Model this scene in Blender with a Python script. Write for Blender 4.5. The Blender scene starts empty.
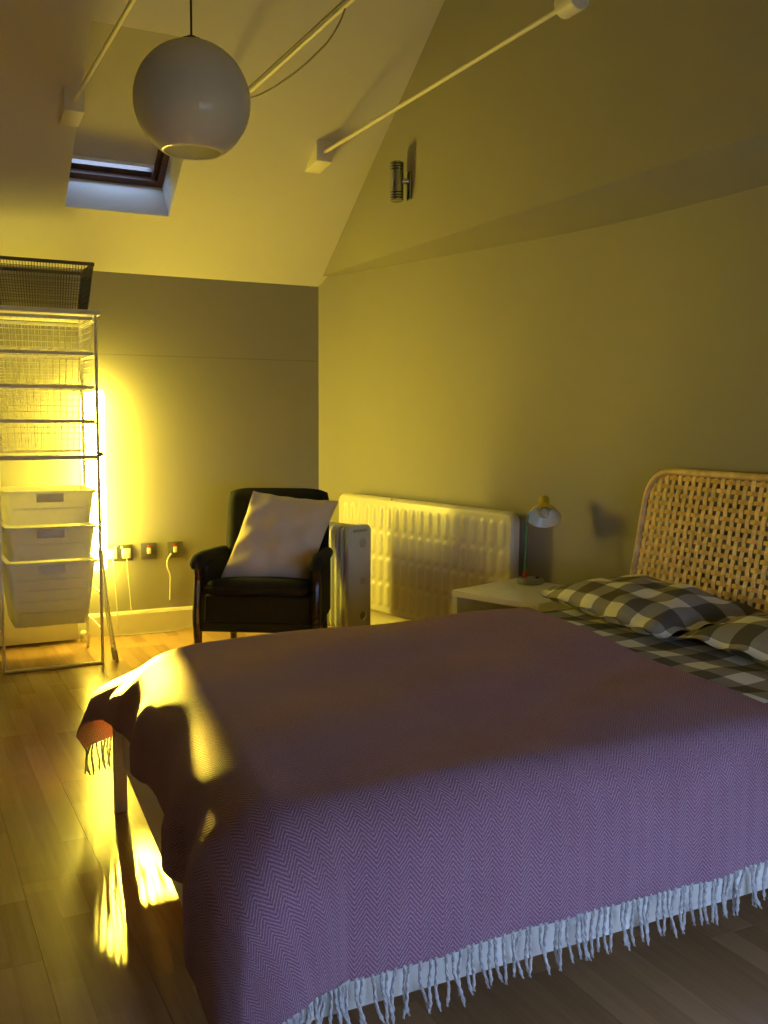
import bpy, bmesh, math, random
from mathutils import Vector, Matrix
random.seed(7)
SC = bpy.context.scene
COL = SC.collection
PI = math.pi

# ------------------------------------------------------------------ camera
F_PX, PITCH, ROLL, YAW, EYE = 980.247, 0.0942719, 0.005177265, 0.4655176, 1.14
cd = bpy.data.cameras.new('camera')
cam = bpy.data.objects.new('camera', cd)
COL.objects.link(cam)
cd.sensor_fit = 'VERTICAL'
cd.sensor_height = 36.0
cd.sensor_width = 27.0
cd.lens = F_PX / 1024 * 36
cd.clip_start = 0.02
fw = Vector((math.sin(YAW) * math.cos(PITCH), math.cos(YAW) * math.cos(PITCH), -math.sin(PITCH)))
rt = Vector((math.cos(YAW), -math.sin(YAW), 0))
up = rt.cross(fw)
rt2 = rt * math.cos(ROLL) + up * math.sin(ROLL)
up2 = -rt * math.sin(ROLL) + up * math.cos(ROLL)
cam.matrix_world = Matrix(((rt2.x, up2.x, -fw.x, 0), (rt2.y, up2.y, -fw.y, 0), (rt2.z, up2.z, -fw.z, EYE), (0, 0, 0, 1)))
SC.camera = cam

# ------------------------------------------------------------------ world, exposure
w = bpy.data.worlds.new('sky')
SC.world = w
w.use_nodes = True
bg = w.node_tree.nodes['Background']
wn_ = w.node_tree
wtc = wn_.nodes.new('ShaderNodeTexCoord'); wsx = wn_.nodes.new('ShaderNodeSeparateXYZ'); wrp = wn_.nodes.new('ShaderNodeValToRGB')
wmr = wn_.nodes.new('ShaderNodeMapRange'); wmr.inputs['From Min'].default_value = -1
wn_.links.new(wtc.outputs['Generated'], wsx.inputs[0]); wn_.links.new(wsx.outputs['Z'], wmr.inputs['Value']); wn_.links.new(wmr.outputs[0], wrp.inputs['Fac'])
wrp.color_ramp.elements[0].position = 0.48; wrp.color_ramp.elements[0].color = (0.16, 0.19, 0.24, 1)   # darkening ground
wrp.color_ramp.elements[1].position = 0.53; wrp.color_ramp.elements[1].color = (0.42, 0.62, 1.0, 1)      # evening sky
wn_.links.new(wrp.outputs[0], bg.inputs['Color'])
bg.inputs['Strength'].default_value = 14.0
SC.view_settings.view_transform = 'Standard'
SC.view_settings.look = 'None'
SC.view_settings.gamma = 1
SC.view_settings.use_curve_mapping = False
SC.view_settings.exposure = 0.0
SC.cycles.use_denoising = True
SC.cycles.max_bounces = 8
SC.cycles.diffuse_bounces = 5
SC.cycles.transparent_max_bounces = 12
SC.cycles.sample_clamp_indirect = 6
SC.cycles.caustics_reflective = False
SC.cycles.caustics_refractive = False

GLOW = (1.0, 0.76, 0.065)      # colour of the added glowing strip and its spot
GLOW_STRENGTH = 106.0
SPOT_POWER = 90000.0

# ------------------------------------------------------------------ materials
def nodes(name):
    m = bpy.data.materials.new(name)
    m.use_nodes = True
    nt = m.node_tree
    return m, nt, nt.nodes['Principled BSDF']

def N(nt, kind, **kw):
    n = nt.nodes.new(kind)
    for k, v in kw.items():
        if k.startswith('i_'):
            n.inputs[k[2:].replace('_', ' ')].default_value = v
        else:
            setattr(n, k, v)
    return n

def mat(name, col, rough=0.5, metal=0.0, var=0.06, scale=12.0, bump=0.0, bscale=200.0, spec=0.5, coat=0.0, sheen=0.0, sub=0.0):
    m, nt, b = nodes(name)
    tc = N(nt, 'ShaderNodeTexCoord')
    nz = N(nt, 'ShaderNodeTexNoise', i_Scale=scale, i_Detail=3.0)
    nt.links.new(tc.outputs['Object'], nz.inputs['Vector'])
    rp = N(nt, 'ShaderNodeValToRGB')
    rp.color_ramp.elements[0].position = 0.3
    rp.color_ramp.elements[1].position = 0.7
    rp.color_ramp.elements[0].color = (*[c * (1 - var) for c in col], 1)
    rp.color_ramp.elements[1].color = (*[min(1, c * (1 + var)) for c in col], 1)
    nt.links.new(nz.outputs['Fac'], rp.inputs['Fac'])
    nt.links.new(rp.outputs['Color'], b.inputs['Base Color'])
    b.inputs['Roughness'].default_value = rough
    b.inputs['Metallic'].default_value = metal
    b.inputs['Specular IOR Level'].default_value = spec
    b.inputs['Coat Weight'].default_value = coat
    b.inputs['Coat Roughness'].default_value = 0.08
    if sheen:
        b.inputs['Sheen Weight'].default_value = sheen
    if bump:
        n2 = N(nt, 'ShaderNodeTexNoise', i_Scale=bscale, i_Detail=2.0)
        nt.links.new(tc.outputs['Object'], n2.inputs['Vector'])
        bp = N(nt, 'ShaderNodeBump', i_Strength=bump, i_Distance=0.002)
        nt.links.new(n2.outputs['Fac'], bp.inputs['Height'])
        nt.links.new(bp.outputs['Normal'], b.inputs['Normal'])
    return m

M = {}
M['wall'] = mat('taupe_paint', (0.325, 0.312, 0.285), 0.75, var=0.02, scale=2, bump=0.08, bscale=120)
M['joint'] = mat('board_joint', (0.25, 0.235, 0.21), 0.8)
M['ceil'] = mat('cream_ceiling_paint', (0.64, 0.62, 0.58), 0.8, var=0.02, scale=2, bump=0.08, bscale=90)
M['trim'] = mat('white_gloss_trim', (0.78, 0.76, 0.70), 0.35, var=0.02)
M['white'] = mat('white_lacquer', (0.80, 0.80, 0.78), 0.3, var=0.02)
M['bedwhite'] = mat('white_bed_lacquer', (0.80, 0.79, 0.76), 0.38, var=0.02)
M['rodwhite'] = mat('white_painted_steel', (0.80, 0.77, 0.70), 0.45, var=0.03)
M['wire'] = mat('white_coated_wire', (0.88, 0.87, 0.84), 0.4, var=0.02)
M['darkwire'] = mat('grey_coated_wire', (0.10, 0.10, 0.09), 0.5, var=0.05)
M['plastic'] = mat('white_translucent_plastic', (0.86, 0.87, 0.88), 0.32, var=0.03)
M['brown'] = mat('dark_brown_wood', (0.055, 0.022, 0.010), 0.4, var=0.3, scale=25)
M['blind'] = mat('grey_blind_fabric', (0.42, 0.40, 0.34), 0.85, var=0.03)
M['opal'] = mat('opal_glass', (0.86, 0.84, 0.80), 0.12, var=0.01)
M['black'] = mat('black_plastic', (0.012, 0.012, 0.012), 0.4)
M['chrome'] = mat('chrome', (0.45, 0.47, 0.50), 0.12, metal=1.0, var=0.02)
M['steel'] = mat('brushed_steel', (0.22, 0.22, 0.20), 0.35, metal=0.7, var=0.05)
M['navy'] = mat('navy_upholstery', (0.006, 0.008, 0.015), 0.9, var=0.25, scale=40, bump=0.25, bscale=500, spec=0.2)
M['darkwood'] = mat('dark_polished_wood', (0.020, 0.009, 0.006), 0.25, var=0.3, scale=30)
M['cushion'] = mat('dusty_beige_cotton', (0.70, 0.61, 0.53), 0.9, var=0.05, scale=6, bump=0.2, bscale=300, spec=0.2)
M['radiator'] = mat('cream_radiator_enamel', (0.70, 0.67, 0.58), 0.32, var=0.02)
M['heater'] = mat('pale_grey_enamel', (0.60, 0.60, 0.58), 0.4, var=0.02)
M['lampbase'] = mat('grey_enamel', (0.33, 0.34, 0.33), 0.3, var=0.02)
M['green'] = mat('green_enamel', (0.02, 0.20, 0.07), 0.35)
M['red'] = mat('red_plastic', (0.55, 0.03, 0.015), 0.4)
M['yellow'] = mat('yellow_enamel', (0.55, 0.42, 0.02), 0.4)
M['shadein'] = mat('white_enamel', (0.75, 0.80, 0.80), 0.25, var=0.02)
M['cane'] = mat('pale_cane', (0.86, 0.60, 0.30), 0.5, var=0.22, scale=22, bump=0.2, bscale=300)
M['cane2'] = mat('amber_cane', (0.68, 0.40, 0.15), 0.5, var=0.22, scale=22, bump=0.2, bscale=300)
M['tassel'] = mat('grey_wool_fringe', (0.50, 0.48, 0.50), 0.95, var=0.25, scale=160, spec=0.1)
M['mattress'] = mat('mattress_ticking', (0.62, 0.60, 0.56), 0.9)
M['cord'] = mat('white_cable', (0.66, 0.64, 0.60), 0.5)
M['greycord'] = mat('grey_cable', (0.22, 0.21, 0.19), 0.5)
M['sub'] = mat('dark_subfloor', (0.03, 0.02, 0.012), 0.9)

def laminate():
    m, nt, b = nodes('oak_laminate')
    tc = N(nt, 'ShaderNodeTexCoord')
    oi = N(nt, 'ShaderNodeObjectInfo')
    sc = N(nt, 'ShaderNodeVectorMath', operation='SCALE')
    cmb = N(nt, 'ShaderNodeCombineXYZ')
    for k in ('X', 'Y', 'Z'):
        nt.links.new(oi.outputs['Random'], cmb.inputs[k])
    nt.links.new(cmb.outputs[0], sc.inputs[0]); sc.inputs['Scale'].default_value = 37.0
    # three strips across each board, staggered blocks along it
    sx = N(nt, 'ShaderNodeSeparateXYZ')
    nt.links.new(tc.outputs['Object'], sx.inputs[0])
    strip = N(nt, 'ShaderNodeMath', operation='MULTIPLY_ADD'); strip.inputs[1].default_value = 1 / 0.0637; strip.inputs[2].default_value = 1.5
    nt.links.new(sx.outputs['X'], strip.inputs[0])
    fl = N(nt, 'ShaderNodeMath', operation='FLOOR'); nt.links.new(strip.outputs[0], fl.inputs[0])
    off = N(nt, 'ShaderNodeMath', operation='MULTIPLY_ADD'); off.inputs[1].default_value = 0.37; nt.links.new(fl.outputs[0], off.inputs[0]); nt.links.new(oi.outputs['Random'], off.inputs[2])
    yl = N(nt, 'ShaderNodeMath', operation='MULTIPLY_ADD'); yl.inputs[1].default_value = 1 / 0.42; nt.links.new(sx.outputs['Y'], yl.inputs[0]); nt.links.new(off.outputs[0], yl.inputs[2])
    fy = N(nt, 'ShaderNodeMath', operation='FLOOR'); nt.links.new(yl.outputs[0], fy.inputs[0])
    c2 = N(nt, 'ShaderNodeCombineXYZ'); nt.links.new(fl.outputs[0], c2.inputs['X']); nt.links.new(fy.outputs[0], c2.inputs['Y']); nt.links.new(oi.outputs['Random'], c2.inputs['Z'])
    wn = N(nt, 'ShaderNodeTexWhiteNoise', noise_dimensions='3D'); nt.links.new(c2.outputs[0], wn.inputs['Vector'])
    # grain
    mp = N(nt, 'ShaderNodeMapping'); mp.inputs['Scale'].default_value = (60, 3.0, 8)
    ad = N(nt, 'ShaderNodeVectorMath', operation='ADD')
    nt.links.new(tc.outputs['Object'], ad.inputs[0]); nt.links.new(sc.outputs[0], ad.inputs[1])
    nt.links.new(ad.outputs[0], mp.inputs['Vector'])
    nz = N(nt, 'ShaderNodeTexNoise', i_Scale=1.0, i_Detail=5.0, i_Roughness=0.6, i_Distortion=0.6)
    nt.links.new(mp.outputs[0], nz.inputs['Vector'])
    mx = N(nt, 'ShaderNodeMath', operation='MULTIPLY_ADD'); mx.inputs[1].default_value = 0.55
    h = N(nt, 'ShaderNodeMath', operation='MULTIPLY'); h.inputs[1].default_value = 0.45
    nt.links.new(wn.outputs['Value'], h.inputs[0]); nt.links.new(nz.outputs['Fac'], mx.inputs[0]); nt.links.new(h.outputs[0], mx.inputs[2])
    rp = N(nt, 'ShaderNodeValToRGB')
    rp.color_ramp.elements[0].position = 0.15; rp.color_ramp.elements[0].color = (0.27, 0.155, 0.075, 1)
    rp.color_ramp.elements[1].position = 0.85; rp.color_ramp.elements[1].color = (0.47, 0.295, 0.15, 1)
    nt.links.new(mx.outputs[0], rp.inputs['Fac'])
    nt.links.new(rp.outputs['Color'], b.inputs['Base Color'])
    b.inputs['Roughness'].default_value = 0.24
    b.inputs['Specular IOR Level'].default_value = 0.5
    return m
M['laminate'] = laminate()

def herringbone():
    m, nt, b = nodes('herringbone_wool')
    uv = N(nt, 'ShaderNodeUVMap'); uv.uv_map = 'UVMap'
    sx = N(nt, 'ShaderNodeSeparateXYZ'); nt.links.new(uv.outputs[0], sx.inputs[0])
    pp = N(nt, 'ShaderNodeMath', operation='PINGPONG'); pp.inputs[1].default_value = 0.021
    nt.links.new(sx.outputs['X'], pp.inputs[0])
    tt = N(nt, 'ShaderNodeMath', operation='MULTIPLY_ADD'); tt.inputs[1].default_value = 1.25
    nt.links.new(pp.outputs[0], tt.inputs[0]); nt.links.new(sx.outputs['Y'], tt.inputs[2])
    nzw = N(nt, 'ShaderNodeTexNoise', i_Scale=90.0, i_Detail=2.0); nt.links.new(uv.outputs[0], nzw.inputs['Vector'])
    wob = N(nt, 'ShaderNodeMath', operation='MULTIPLY_ADD'); wob.inputs[1].default_value = 0.004
    nt.links.new(nzw.outputs['Fac'], wob.inputs[0]); nt.links.new(tt.outputs[0], wob.inputs[2])
    fr = N(nt, 'ShaderNodeMath', operation='MULTIPLY'); fr.inputs[1].default_value = 2 * PI / 0.0088
    nt.links.new(wob.outputs[0], fr.inputs[0])
    sn = N(nt, 'ShaderNodeMath', operation='SINE'); nt.links.new(fr.outputs[0], sn.inputs[0])
    nz = N(nt, 'ShaderNodeTexNoise', i_Scale=420.0, i_Detail=2.0); nt.links.new(uv.outputs[0], nz.inputs['Vector'])
    nb = N(nt, 'ShaderNodeTexNoise', i_Scale=7.0, i_Detail=3.0); nt.links.new(uv.outputs[0], nb.inputs['Vector'])
    s1 = N(nt, 'ShaderNodeMath', operation='MULTIPLY_ADD'); s1.inputs[1].default_value = 0.21; s1.inputs[2].default_value = -0.10
    nt.links.new(sn.outputs[0], s1.inputs[0])
    s2 = N(nt, 'ShaderNodeMath', operation='MULTIPLY_ADD'); s2.inputs[1].default_value = 0.85
    nt.links.new(nz.outputs['Fac'], s2.inputs[0]); nt.links.new(s1.outputs[0], s2.inputs[2])
    rp = N(nt, 'ShaderNodeValToRGB')
    rp.color_ramp.elements[0].position = 0.05; rp.color_ramp.elements[0].color = (0.24, 0.095, 0.21, 1)
    rp.color_ramp.elements[1].position = 0.80; rp.color_ramp.elements[1].color = (0.74, 0.62, 0.68, 1)
    e = rp.color_ramp.elements.new(0.40); e.color = (0.40, 0.215, 0.33, 1)
    nt.links.new(s2.outputs[0], rp.inputs['Fac'])
    mixc = N(nt, 'ShaderNodeMix', data_type='RGBA', blend_type='MULTIPLY'); mixc.inputs['Factor'].default_value = 0.35
    r2 = N(nt, 'ShaderNodeValToRGB'); r2.color_ramp.elements[0].position = 0.3; r2.color_ramp.elements[1].position = 0.7
    r2.color_ramp.elements[0].color = (0.7, 0.62, 0.65, 1); r2.color_ramp.elements[1].color = (1, 1, 1, 1)
    nt.links.new(nb.outputs['Fac'], r2.inputs['Fac'])
    nt.links.new(rp.outputs['Color'], mixc.inputs['A']); nt.links.new(r2.outputs['Color'], mixc.inputs['B'])
    nt.links.new(mixc.outputs['Result'], b.inputs['Base Color'])
    b.inputs['Roughness'].default_value = 0.95
    b.inputs['Specular IOR Level'].default_value = 0.1
    b.inputs['Sheen Weight'].default_value = 0.28
    b.inputs['Sheen Roughness'].default_value = 0.45
    b.inputs['Sheen Tint'].default_value = (0.9, 0.75, 0.8, 1)
    bp = N(nt, 'ShaderNodeBump', i_Strength=0.8, i_Distance=0.005)
    nt.links.new(s2.outputs[0], bp.inputs['Height']); nt.links.new(bp.outputs['Normal'], b.inputs['Normal'])
    # thin wool lets some light through
    tr = N(nt, 'ShaderNodeBsdfTranslucent'); tr.inputs['Color'].default_value = (0.45, 0.16, 0.10, 1)
    ms = N(nt, 'ShaderNodeMixShader'); ms.inputs[0].default_value = 0.10
    out = nt.nodes['Material Output']
    nt.links.new(b.outputs[0], ms.inputs[1]); nt.links.new(tr.outputs[0], ms.inputs[2]); nt.links.new(ms.outputs[0], out.inputs['Surface'])
    return m
M['blanket'] = herringbone()

def gingham(size):
    m, nt, b = nodes('grey_gingham_cotton')
    uv = N(nt, 'ShaderNodeUVMap'); uv.uv_map = 'UVMap'
    sx = N(nt, 'ShaderNodeSeparateXYZ'); nt.links.new(uv.outputs[0], sx.inputs[0])
    st = []
    for ax in ('X', 'Y'):
        a = N(nt, 'ShaderNodeMath', operation='MULTIPLY'); a.inputs[1].default_value = 0.5 / size
        nt.links.new(sx.outputs[ax], a.inputs[0])
        f = N(nt, 'ShaderNodeMath', operation='FRACT'); nt.links.new(a.outputs[0], f.inputs[0])
        g = N(nt, 'ShaderNodeMath', operation='GREATER_THAN'); g.inputs[1].default_value = 0.5
        nt.links.new(f.outputs[0], g.inputs[0]); st.append(g)
    sm = N(nt, 'ShaderNodeMath', operation='ADD'); nt.links.new(st[0].outputs[0], sm.inputs[0]); nt.links.new(st[1].outputs[0], sm.inputs[1])
    hf = N(nt, 'ShaderNodeMath', operation='MULTIPLY'); hf.inputs[1].default_value = 0.5; nt.links.new(sm.outputs[0], hf.inputs[0])
    rp = N(nt, 'ShaderNodeValToRGB'); rp.color_ramp.interpolation = 'CONSTANT'
    rp.color_ramp.elements[0].position = 0; rp.color_ramp.elements[0].color = (0.80, 0.79, 0.76, 1)
    rp.color_ramp.elements[1].position = 0.75; rp.color_ramp.elements[1].color = (0.115, 0.105, 0.095, 1)
    e = rp.color_ramp.elements.new(0.25); e.color = (0.31, 0.295, 0.28, 1)
    nt.links.new(hf.outputs[0], rp.inputs['Fac'])
    nz = N(nt, 'ShaderNodeTexNoise', i_Scale=500.0); nt.links.new(uv.outputs[0], nz.inputs['Vector'])
    bp = N(nt, 'ShaderNodeBump', i_Strength=0.15, i_Distance=0.001)
    nt.links.new(nz.outputs['Fac'], bp.inputs['Height']); nt.links.new(bp.outputs['Normal'], b.inputs['Normal'])
    nt.links.new(rp.outputs['Color'], b.inputs['Base Color'])
    b.inputs['Roughness'].default_value = 0.9
    b.inputs['Specular IOR Level'].default_value = 0.15
    return m
M['gingham'] = gingham(0.074)

def opal(key, fac):
    m = M[key]; nt = m.node_tree; b = nt.nodes['Principled BSDF']
    tr = N(nt, 'ShaderNodeBsdfTranslucent'); tr.inputs['Color'].default_value = (0.8, 0.78, 0.74, 1)
    ms = N(nt, 'ShaderNodeMixShader'); ms.inputs[0].default_value = fac
    nt.links.new(b.outputs[0], ms.inputs[1]); nt.links.new(tr.outputs[0], ms.inputs[2]); nt.links.new(ms.outputs[0], nt.nodes['Material Output'].inputs['Surface'])
opal('opal', 0.4)
opal('plastic', 0.45)

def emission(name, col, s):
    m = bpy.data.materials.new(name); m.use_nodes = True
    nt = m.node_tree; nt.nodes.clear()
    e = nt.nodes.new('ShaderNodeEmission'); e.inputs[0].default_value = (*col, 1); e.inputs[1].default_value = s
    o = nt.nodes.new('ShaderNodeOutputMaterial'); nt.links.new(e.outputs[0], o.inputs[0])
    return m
M['glow'] = emission('strip_glow', GLOW, GLOW_STRENGTH)

def glass():
    m = bpy.data.materials.new('window_glass'); m.use_nodes = True
    nt = m.node_tree; nt.nodes.clear()
    t = nt.nodes.new('ShaderNodeBsdfTransparent'); g = nt.nodes.new('ShaderNodeBsdfGlossy'); g.inputs['Roughness'].default_value = 0.03
    x = nt.nodes.new('ShaderNodeMixShader'); x.inputs[0].default_value = 0.07
    o = nt.nodes.new('ShaderNodeOutputMaterial')
    nt.links.new(t.outputs[0], x.inputs[1]); nt.links.new(g.outputs[0], x.inputs[2]); nt.links.new(x.outputs[0], o.inputs[0])
    return m
M['glass'] = glass()

# ------------------------------------------------------------------ mesh helpers
class MB:
    def __init__(s): s.v = []; s.f = []; s.uv = {}
    def add(s, vs, fs):
        o = len(s.v); s.v += [tuple(v) for v in vs]; s.f += [tuple(o + i for i in f) for f in fs]; return s
    def box(s, a, b, mtx=None):
        (x0, y0, z0), (x1, y1, z1) = a, b
        vs = [Vector(p) for p in ((x0, y0, z0), (x1, y0, z0), (x1, y1, z0), (x0, y1, z0), (x0, y0, z1), (x1, y0, z1), (x1, y1, z1), (x0, y1, z1))]
        if mtx: vs = [mtx @ v for v in vs]
        return s.add(vs, [(0, 3, 2, 1), (4, 5, 6, 7), (0, 1, 5, 4), (1, 2, 6, 5), (2, 3, 7, 6), (3, 0, 4, 7)])
    def prism(s, pts, z0, z1):                      # xy polygon (counter-clockwise) extruded in z
        n = len(pts)
        vs = [(x, y, z0) for x, y in pts] + [(x, y, z1) for x, y in pts]
        return s.add(vs, [tuple(range(n))[::-1], tuple(range(n, 2 * n))] + [(i, (i + 1) % n, n + (i + 1) % n, n + i) for i in range(n)])
    def extrude(s, pts, d):                         # any planar polygon extruded by vector d
        n = len(pts); d = Vector(d)
        vs = [Vector(p) for p in pts] + [Vector(p) + d for p in pts]
        return s.add(vs, [tuple(range(n))[::-1], tuple(range(n, 2 * n))] + [(i, (i + 1) % n, n + (i + 1) % n, n + i) for i in range(n)])
    def bar(s, a, b, wx, wy=None, upv=(0, 0, 1)):   # rectangular bar between two points
        a = Vector(a); b = Vector(b); wy = wy or wx
        d = (b - a).normalized(); u = Vector(upv)
        if abs(d.dot(u)) > 0.98: u = Vector((0, 1, 0))
        r = d.cross(u).normalized(); u = r.cross(d)
        vs = [p + r * (sx * wx / 2) + u * (sy * wy / 2) for p in (a, b) for sx, sy in ((-1, -1), (1, -1), (1, 1), (-1, 1))]
        return s.add(vs, [(0, 1, 2, 3), (7, 6, 5, 4), (0, 4, 5, 1), (1, 5, 6, 2), (2, 6, 7, 3), (3, 7, 4, 0)])
    def tube(s, path, r, n=8, cap=True):            # r: number or list
        path = [Vector(p) for p in path]; k = len(path)
        rr = r if isinstance(r, (list, tuple)) else [r] * k
        o = len(s.v); prev = None
        for i, p in enumerate(path):
            d = (path[min(i + 1, k - 1)] - path[max(i - 1, 0)]).normalized()
            if prev is None:
                u = Vector((0, 0, 1)) if abs(d.z) < 0.9 else Vector((1, 0, 0))
                prev = d.cross(u).normalized()
            prev = (prev - d * prev.dot(d)).normalized(); q = d.cross(prev)
            for j in range(n):
                a = 2 * PI * j / n
                s.v.append(tuple(p + (prev * math.cos(a) + q * math.sin(a)) * rr[i]))
        for i in range(k - 1):
            for j in range(n):
                s.f.append((o + i * n + j, o + i * n + (j + 1) % n, o + (i + 1) * n + (j + 1) % n, o + (i + 1) * n + j))
        if cap:
            s.f.append(tuple(o + j for j in range(n))[::-1]); s.f.append(tuple(o + (k - 1) * n + j for j in range(n)))
        return s
    def lathe(s, prof, c=(0, 0, 0), axis=(0, 0, 1), n=32):   # prof: (radius, height) along axis
        c = Vector(c); ax = Vector(axis).normalized()
        u = Vector((1, 0, 0)) if abs(ax.x) < 0.9 else Vector((0, 1, 0))
        e1 = (u - ax * u.dot(ax)).normalized(); e2 = ax.cross(e1); o = len(s.v)
        for r, h in prof:
            for j in range(n):
                a = 2 * PI * j / n
                s.v.append(tuple(c + ax * h + (e1 * math.cos(a) + e2 * math.sin(a)) * r))
        for i in range(len(prof) - 1):
            for j in range(n):
                s.f.append((o + i * n + j, o + i * n + (j + 1) % n, o + (i + 1) * n + (j + 1) % n, o + (i + 1) * n + j))
        return s
    def grid(s, nu, nv, fn, uvfn=None, close_u=False):
        o = len(s.v)
        for i in range(nu):
            for j in range(nv):
                s.v.append(tuple(fn(i / (nu - 1), j / (nv - 1))))
                if uvfn: s.uv[len(s.v) - 1] = uvfn(i / (nu - 1), j / (nv - 1))
        for i in range(nu - 1):
            for j in range(nv - 1):
                s.f.append((o + i * nv + j, o + (i + 1) * nv + j, o + (i + 1) * nv + j + 1, o + i * nv + j + 1))
        return s
    def mesh(s, name, m, smooth=False, bevel=0.0, seg=2, angle=35):
        me = bpy.data.meshes.new(name)
        me.from_pydata(s.v, [], s.f)
        if s.uv:
            l = me.uv_layers.new(name='UVMap')
            for lp in me.loops: l.data[lp.index].uv = s.uv.get(lp.vertex_index, (0, 0))
        bm = bmesh.new(); bm.from_mesh(me)
        if not s.uv: bmesh.ops.recalc_face_normals(bm, faces=bm.faces)
        if bevel:
            es = [e for e in bm.edges if len(e.link_faces) == 2 and e.calc_face_angle(0) > 0.5]
            bmesh.ops.bevel(bm, geom=es, offset=bevel, segments=seg, profile=0.5, affect='EDGES', clamp_overlap=True)
        bm.to_mesh(me); bm.free()
        me.materials.append(M[m] if isinstance(m, str) else m)
        if smooth or bevel:
            me.shade_smooth()
            if not s.uv and angle < 180: me.set_sharp_from_angle(angle=math.radians(angle))
        return me

def put(name, me, parent=None, loc=(0, 0, 0), rot=(0, 0, 0)):
    o = bpy.data.objects.new(name, me); COL.objects.link(o)
    o.location = loc; o.rotation_euler = rot
    if parent: o.parent = parent
    return o
def part(name, mb, m, parent=None, **kw): return put(name, mb.mesh(name, m, **kw), parent)
def tag(o, label=None, cat=None, group=None, kind=None):
    if label: o['label'] = label
    if cat: o['category'] = cat
    if group: o['group'] = group
    if kind: o['kind'] = kind
    return o
def thing(name, label, cat, loc=(0, 0, 0), rz=0, group=None):
    o = bpy.data.objects.new(name, None); COL.objects.link(o); o.empty_display_size = 0.1
    o.location = loc; o.rotation_euler = (0, 0, rz)
    return tag(o, label, cat, group)
def struct(name, mb, m, label=None, **kw):
    o = part(name, mb, m, **kw); return tag(o, label, kind='structure')
def fillet(pts, r, n=6):
    out = []
    k = len(pts)
    for i, p in enumerate(pts):
        p = Vector(p)
        if i in (0, k - 1): out.append(p); continue
        a = (Vector(pts[i - 1]) - p); b = (Vector(pts[i + 1]) - p)
        rr = min(r, a.length * .48, b.length * .48)
        A = p + a.normalized() * rr; B = p + b.normalized() * rr
        for j in range(n + 1):
            t = j / n; out.append(A * (1 - t) ** 2 + p * 2 * t * (1 - t) + B * t * t)
    return out
def lerp(a, b, t): return a + (b - a) * t
def smooth01(t): t = max(0, min(1, t)); return t * t * (3 - 2 * t)

# ------------------------------------------------------------------ the room
YB, YF, XL, XG = 5.186, -0.5, -0.9, 2.182      # back wall, front wall, left wall, gable face
EZ, SL = 1.8815, 0.745                         # eave height, roof slope
YR = (YB + YF) / 2; ZR = EZ + SL * (YB - YR)   # ridge
SOF = 1.932
WP = [(2.185, 5.186), (2.262, 5.0), (2.371, 4.552), (2.448, 4.178), (2.524, 3.856), (2.602, 3.509), (2.645, 3.221), (2.668, 2.95), (2.672, 2.4), (2.672, YF)]
def wallx(y):
    for (x0, y0), (x1, y1) in zip(WP, WP[1:]):
        if y1 <= y <= y0: return lerp(x0, x1, (y0 - y) / (y0 - y1))
    return WP[0][0] if y > YB else WP[-1][0]

# floor of laminate boards, each its own object
floor = struct('floor', MB().box((XL - 0.1, YF - 0.1, -0.12), (2.95, YB + 0.12, -0.012)), 'sub', 'oak laminate floor of long boards')
BW, BL = 0.191, 1.21
board = MB().box((-BW / 2 + 0.0002, -BL / 2 + 0.0002, -0.012), (BW / 2 - 0.0002, BL / 2 - 0.0002, 0)).mesh('plank', 'laminate', bevel=0.0005, seg=1)
x = XL + BW / 2; k = 0
while x - BW / 2 < 2.67:
    y = YF - BL * random.random()
    while y - BL / 2 < YB:
        if y + BL / 2 > YF: put('plank', board, floor, (x, y, 0))
        y += BL
    x += BW; k += 1

# back wall and the thin board joint across it
WT = 0.12
struct('wall_back', MB().box((XL - 0.1, YB, -0.1), (2.95, YB + WT, EZ + 0.16)), 'wall', 'taupe knee wall below the sloping ceiling')
struct('trim_1', MB().box((XL, YB - 0.0003, 1.463), (2.19, YB + 0.002, 1.468)), 'joint', 'thin joint line across the knee wall')
# lower right wall, gently curved
pts = []
for i in range(len(WP) - 1):
    (x0, y0), (x1, y1) = WP[i], WP[i + 1]
    for j in range(4 if i < 8 else 1):
        t = j / 4 if i < 8 else 0
        y = lerp(y0, y1, t)
        pts.append((lerp(x0, x1, t), y))
pts.append(WP[-1])
# smooth the polyline
for _ in range(3):
    pts = [pts[0]] + [((pts[i - 1][0] + 2 * pts[i][0] + pts[i + 1][0]) / 4, pts[i][1]) for i in range(1, len(pts) - 1)] + [pts[-1]]
poly = [(2.95, YF)] + [(2.95, YB)] + pts
wr = struct('wall_right', MB().prism(poly[::-1], -0.1, SOF + 0.01), 'wall', 'curved taupe wall behind the bed and radiator', smooth=True, angle=25)
# upper gable wall standing proud, its underside a soffit
gp = [(XG, YF - 0.1, SOF), (XG, YB + 0.06, SOF), (XG, YB + 0.06, EZ + 0.1), (XG, YR, ZR + 0.15), (XG, YF - 0.1, EZ + 0.1)]
struct('wall_gable', MB().extrude(gp, (0.78, 0, 0)), 'wall', 'taupe gable wall standing proud above the bed')
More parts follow.
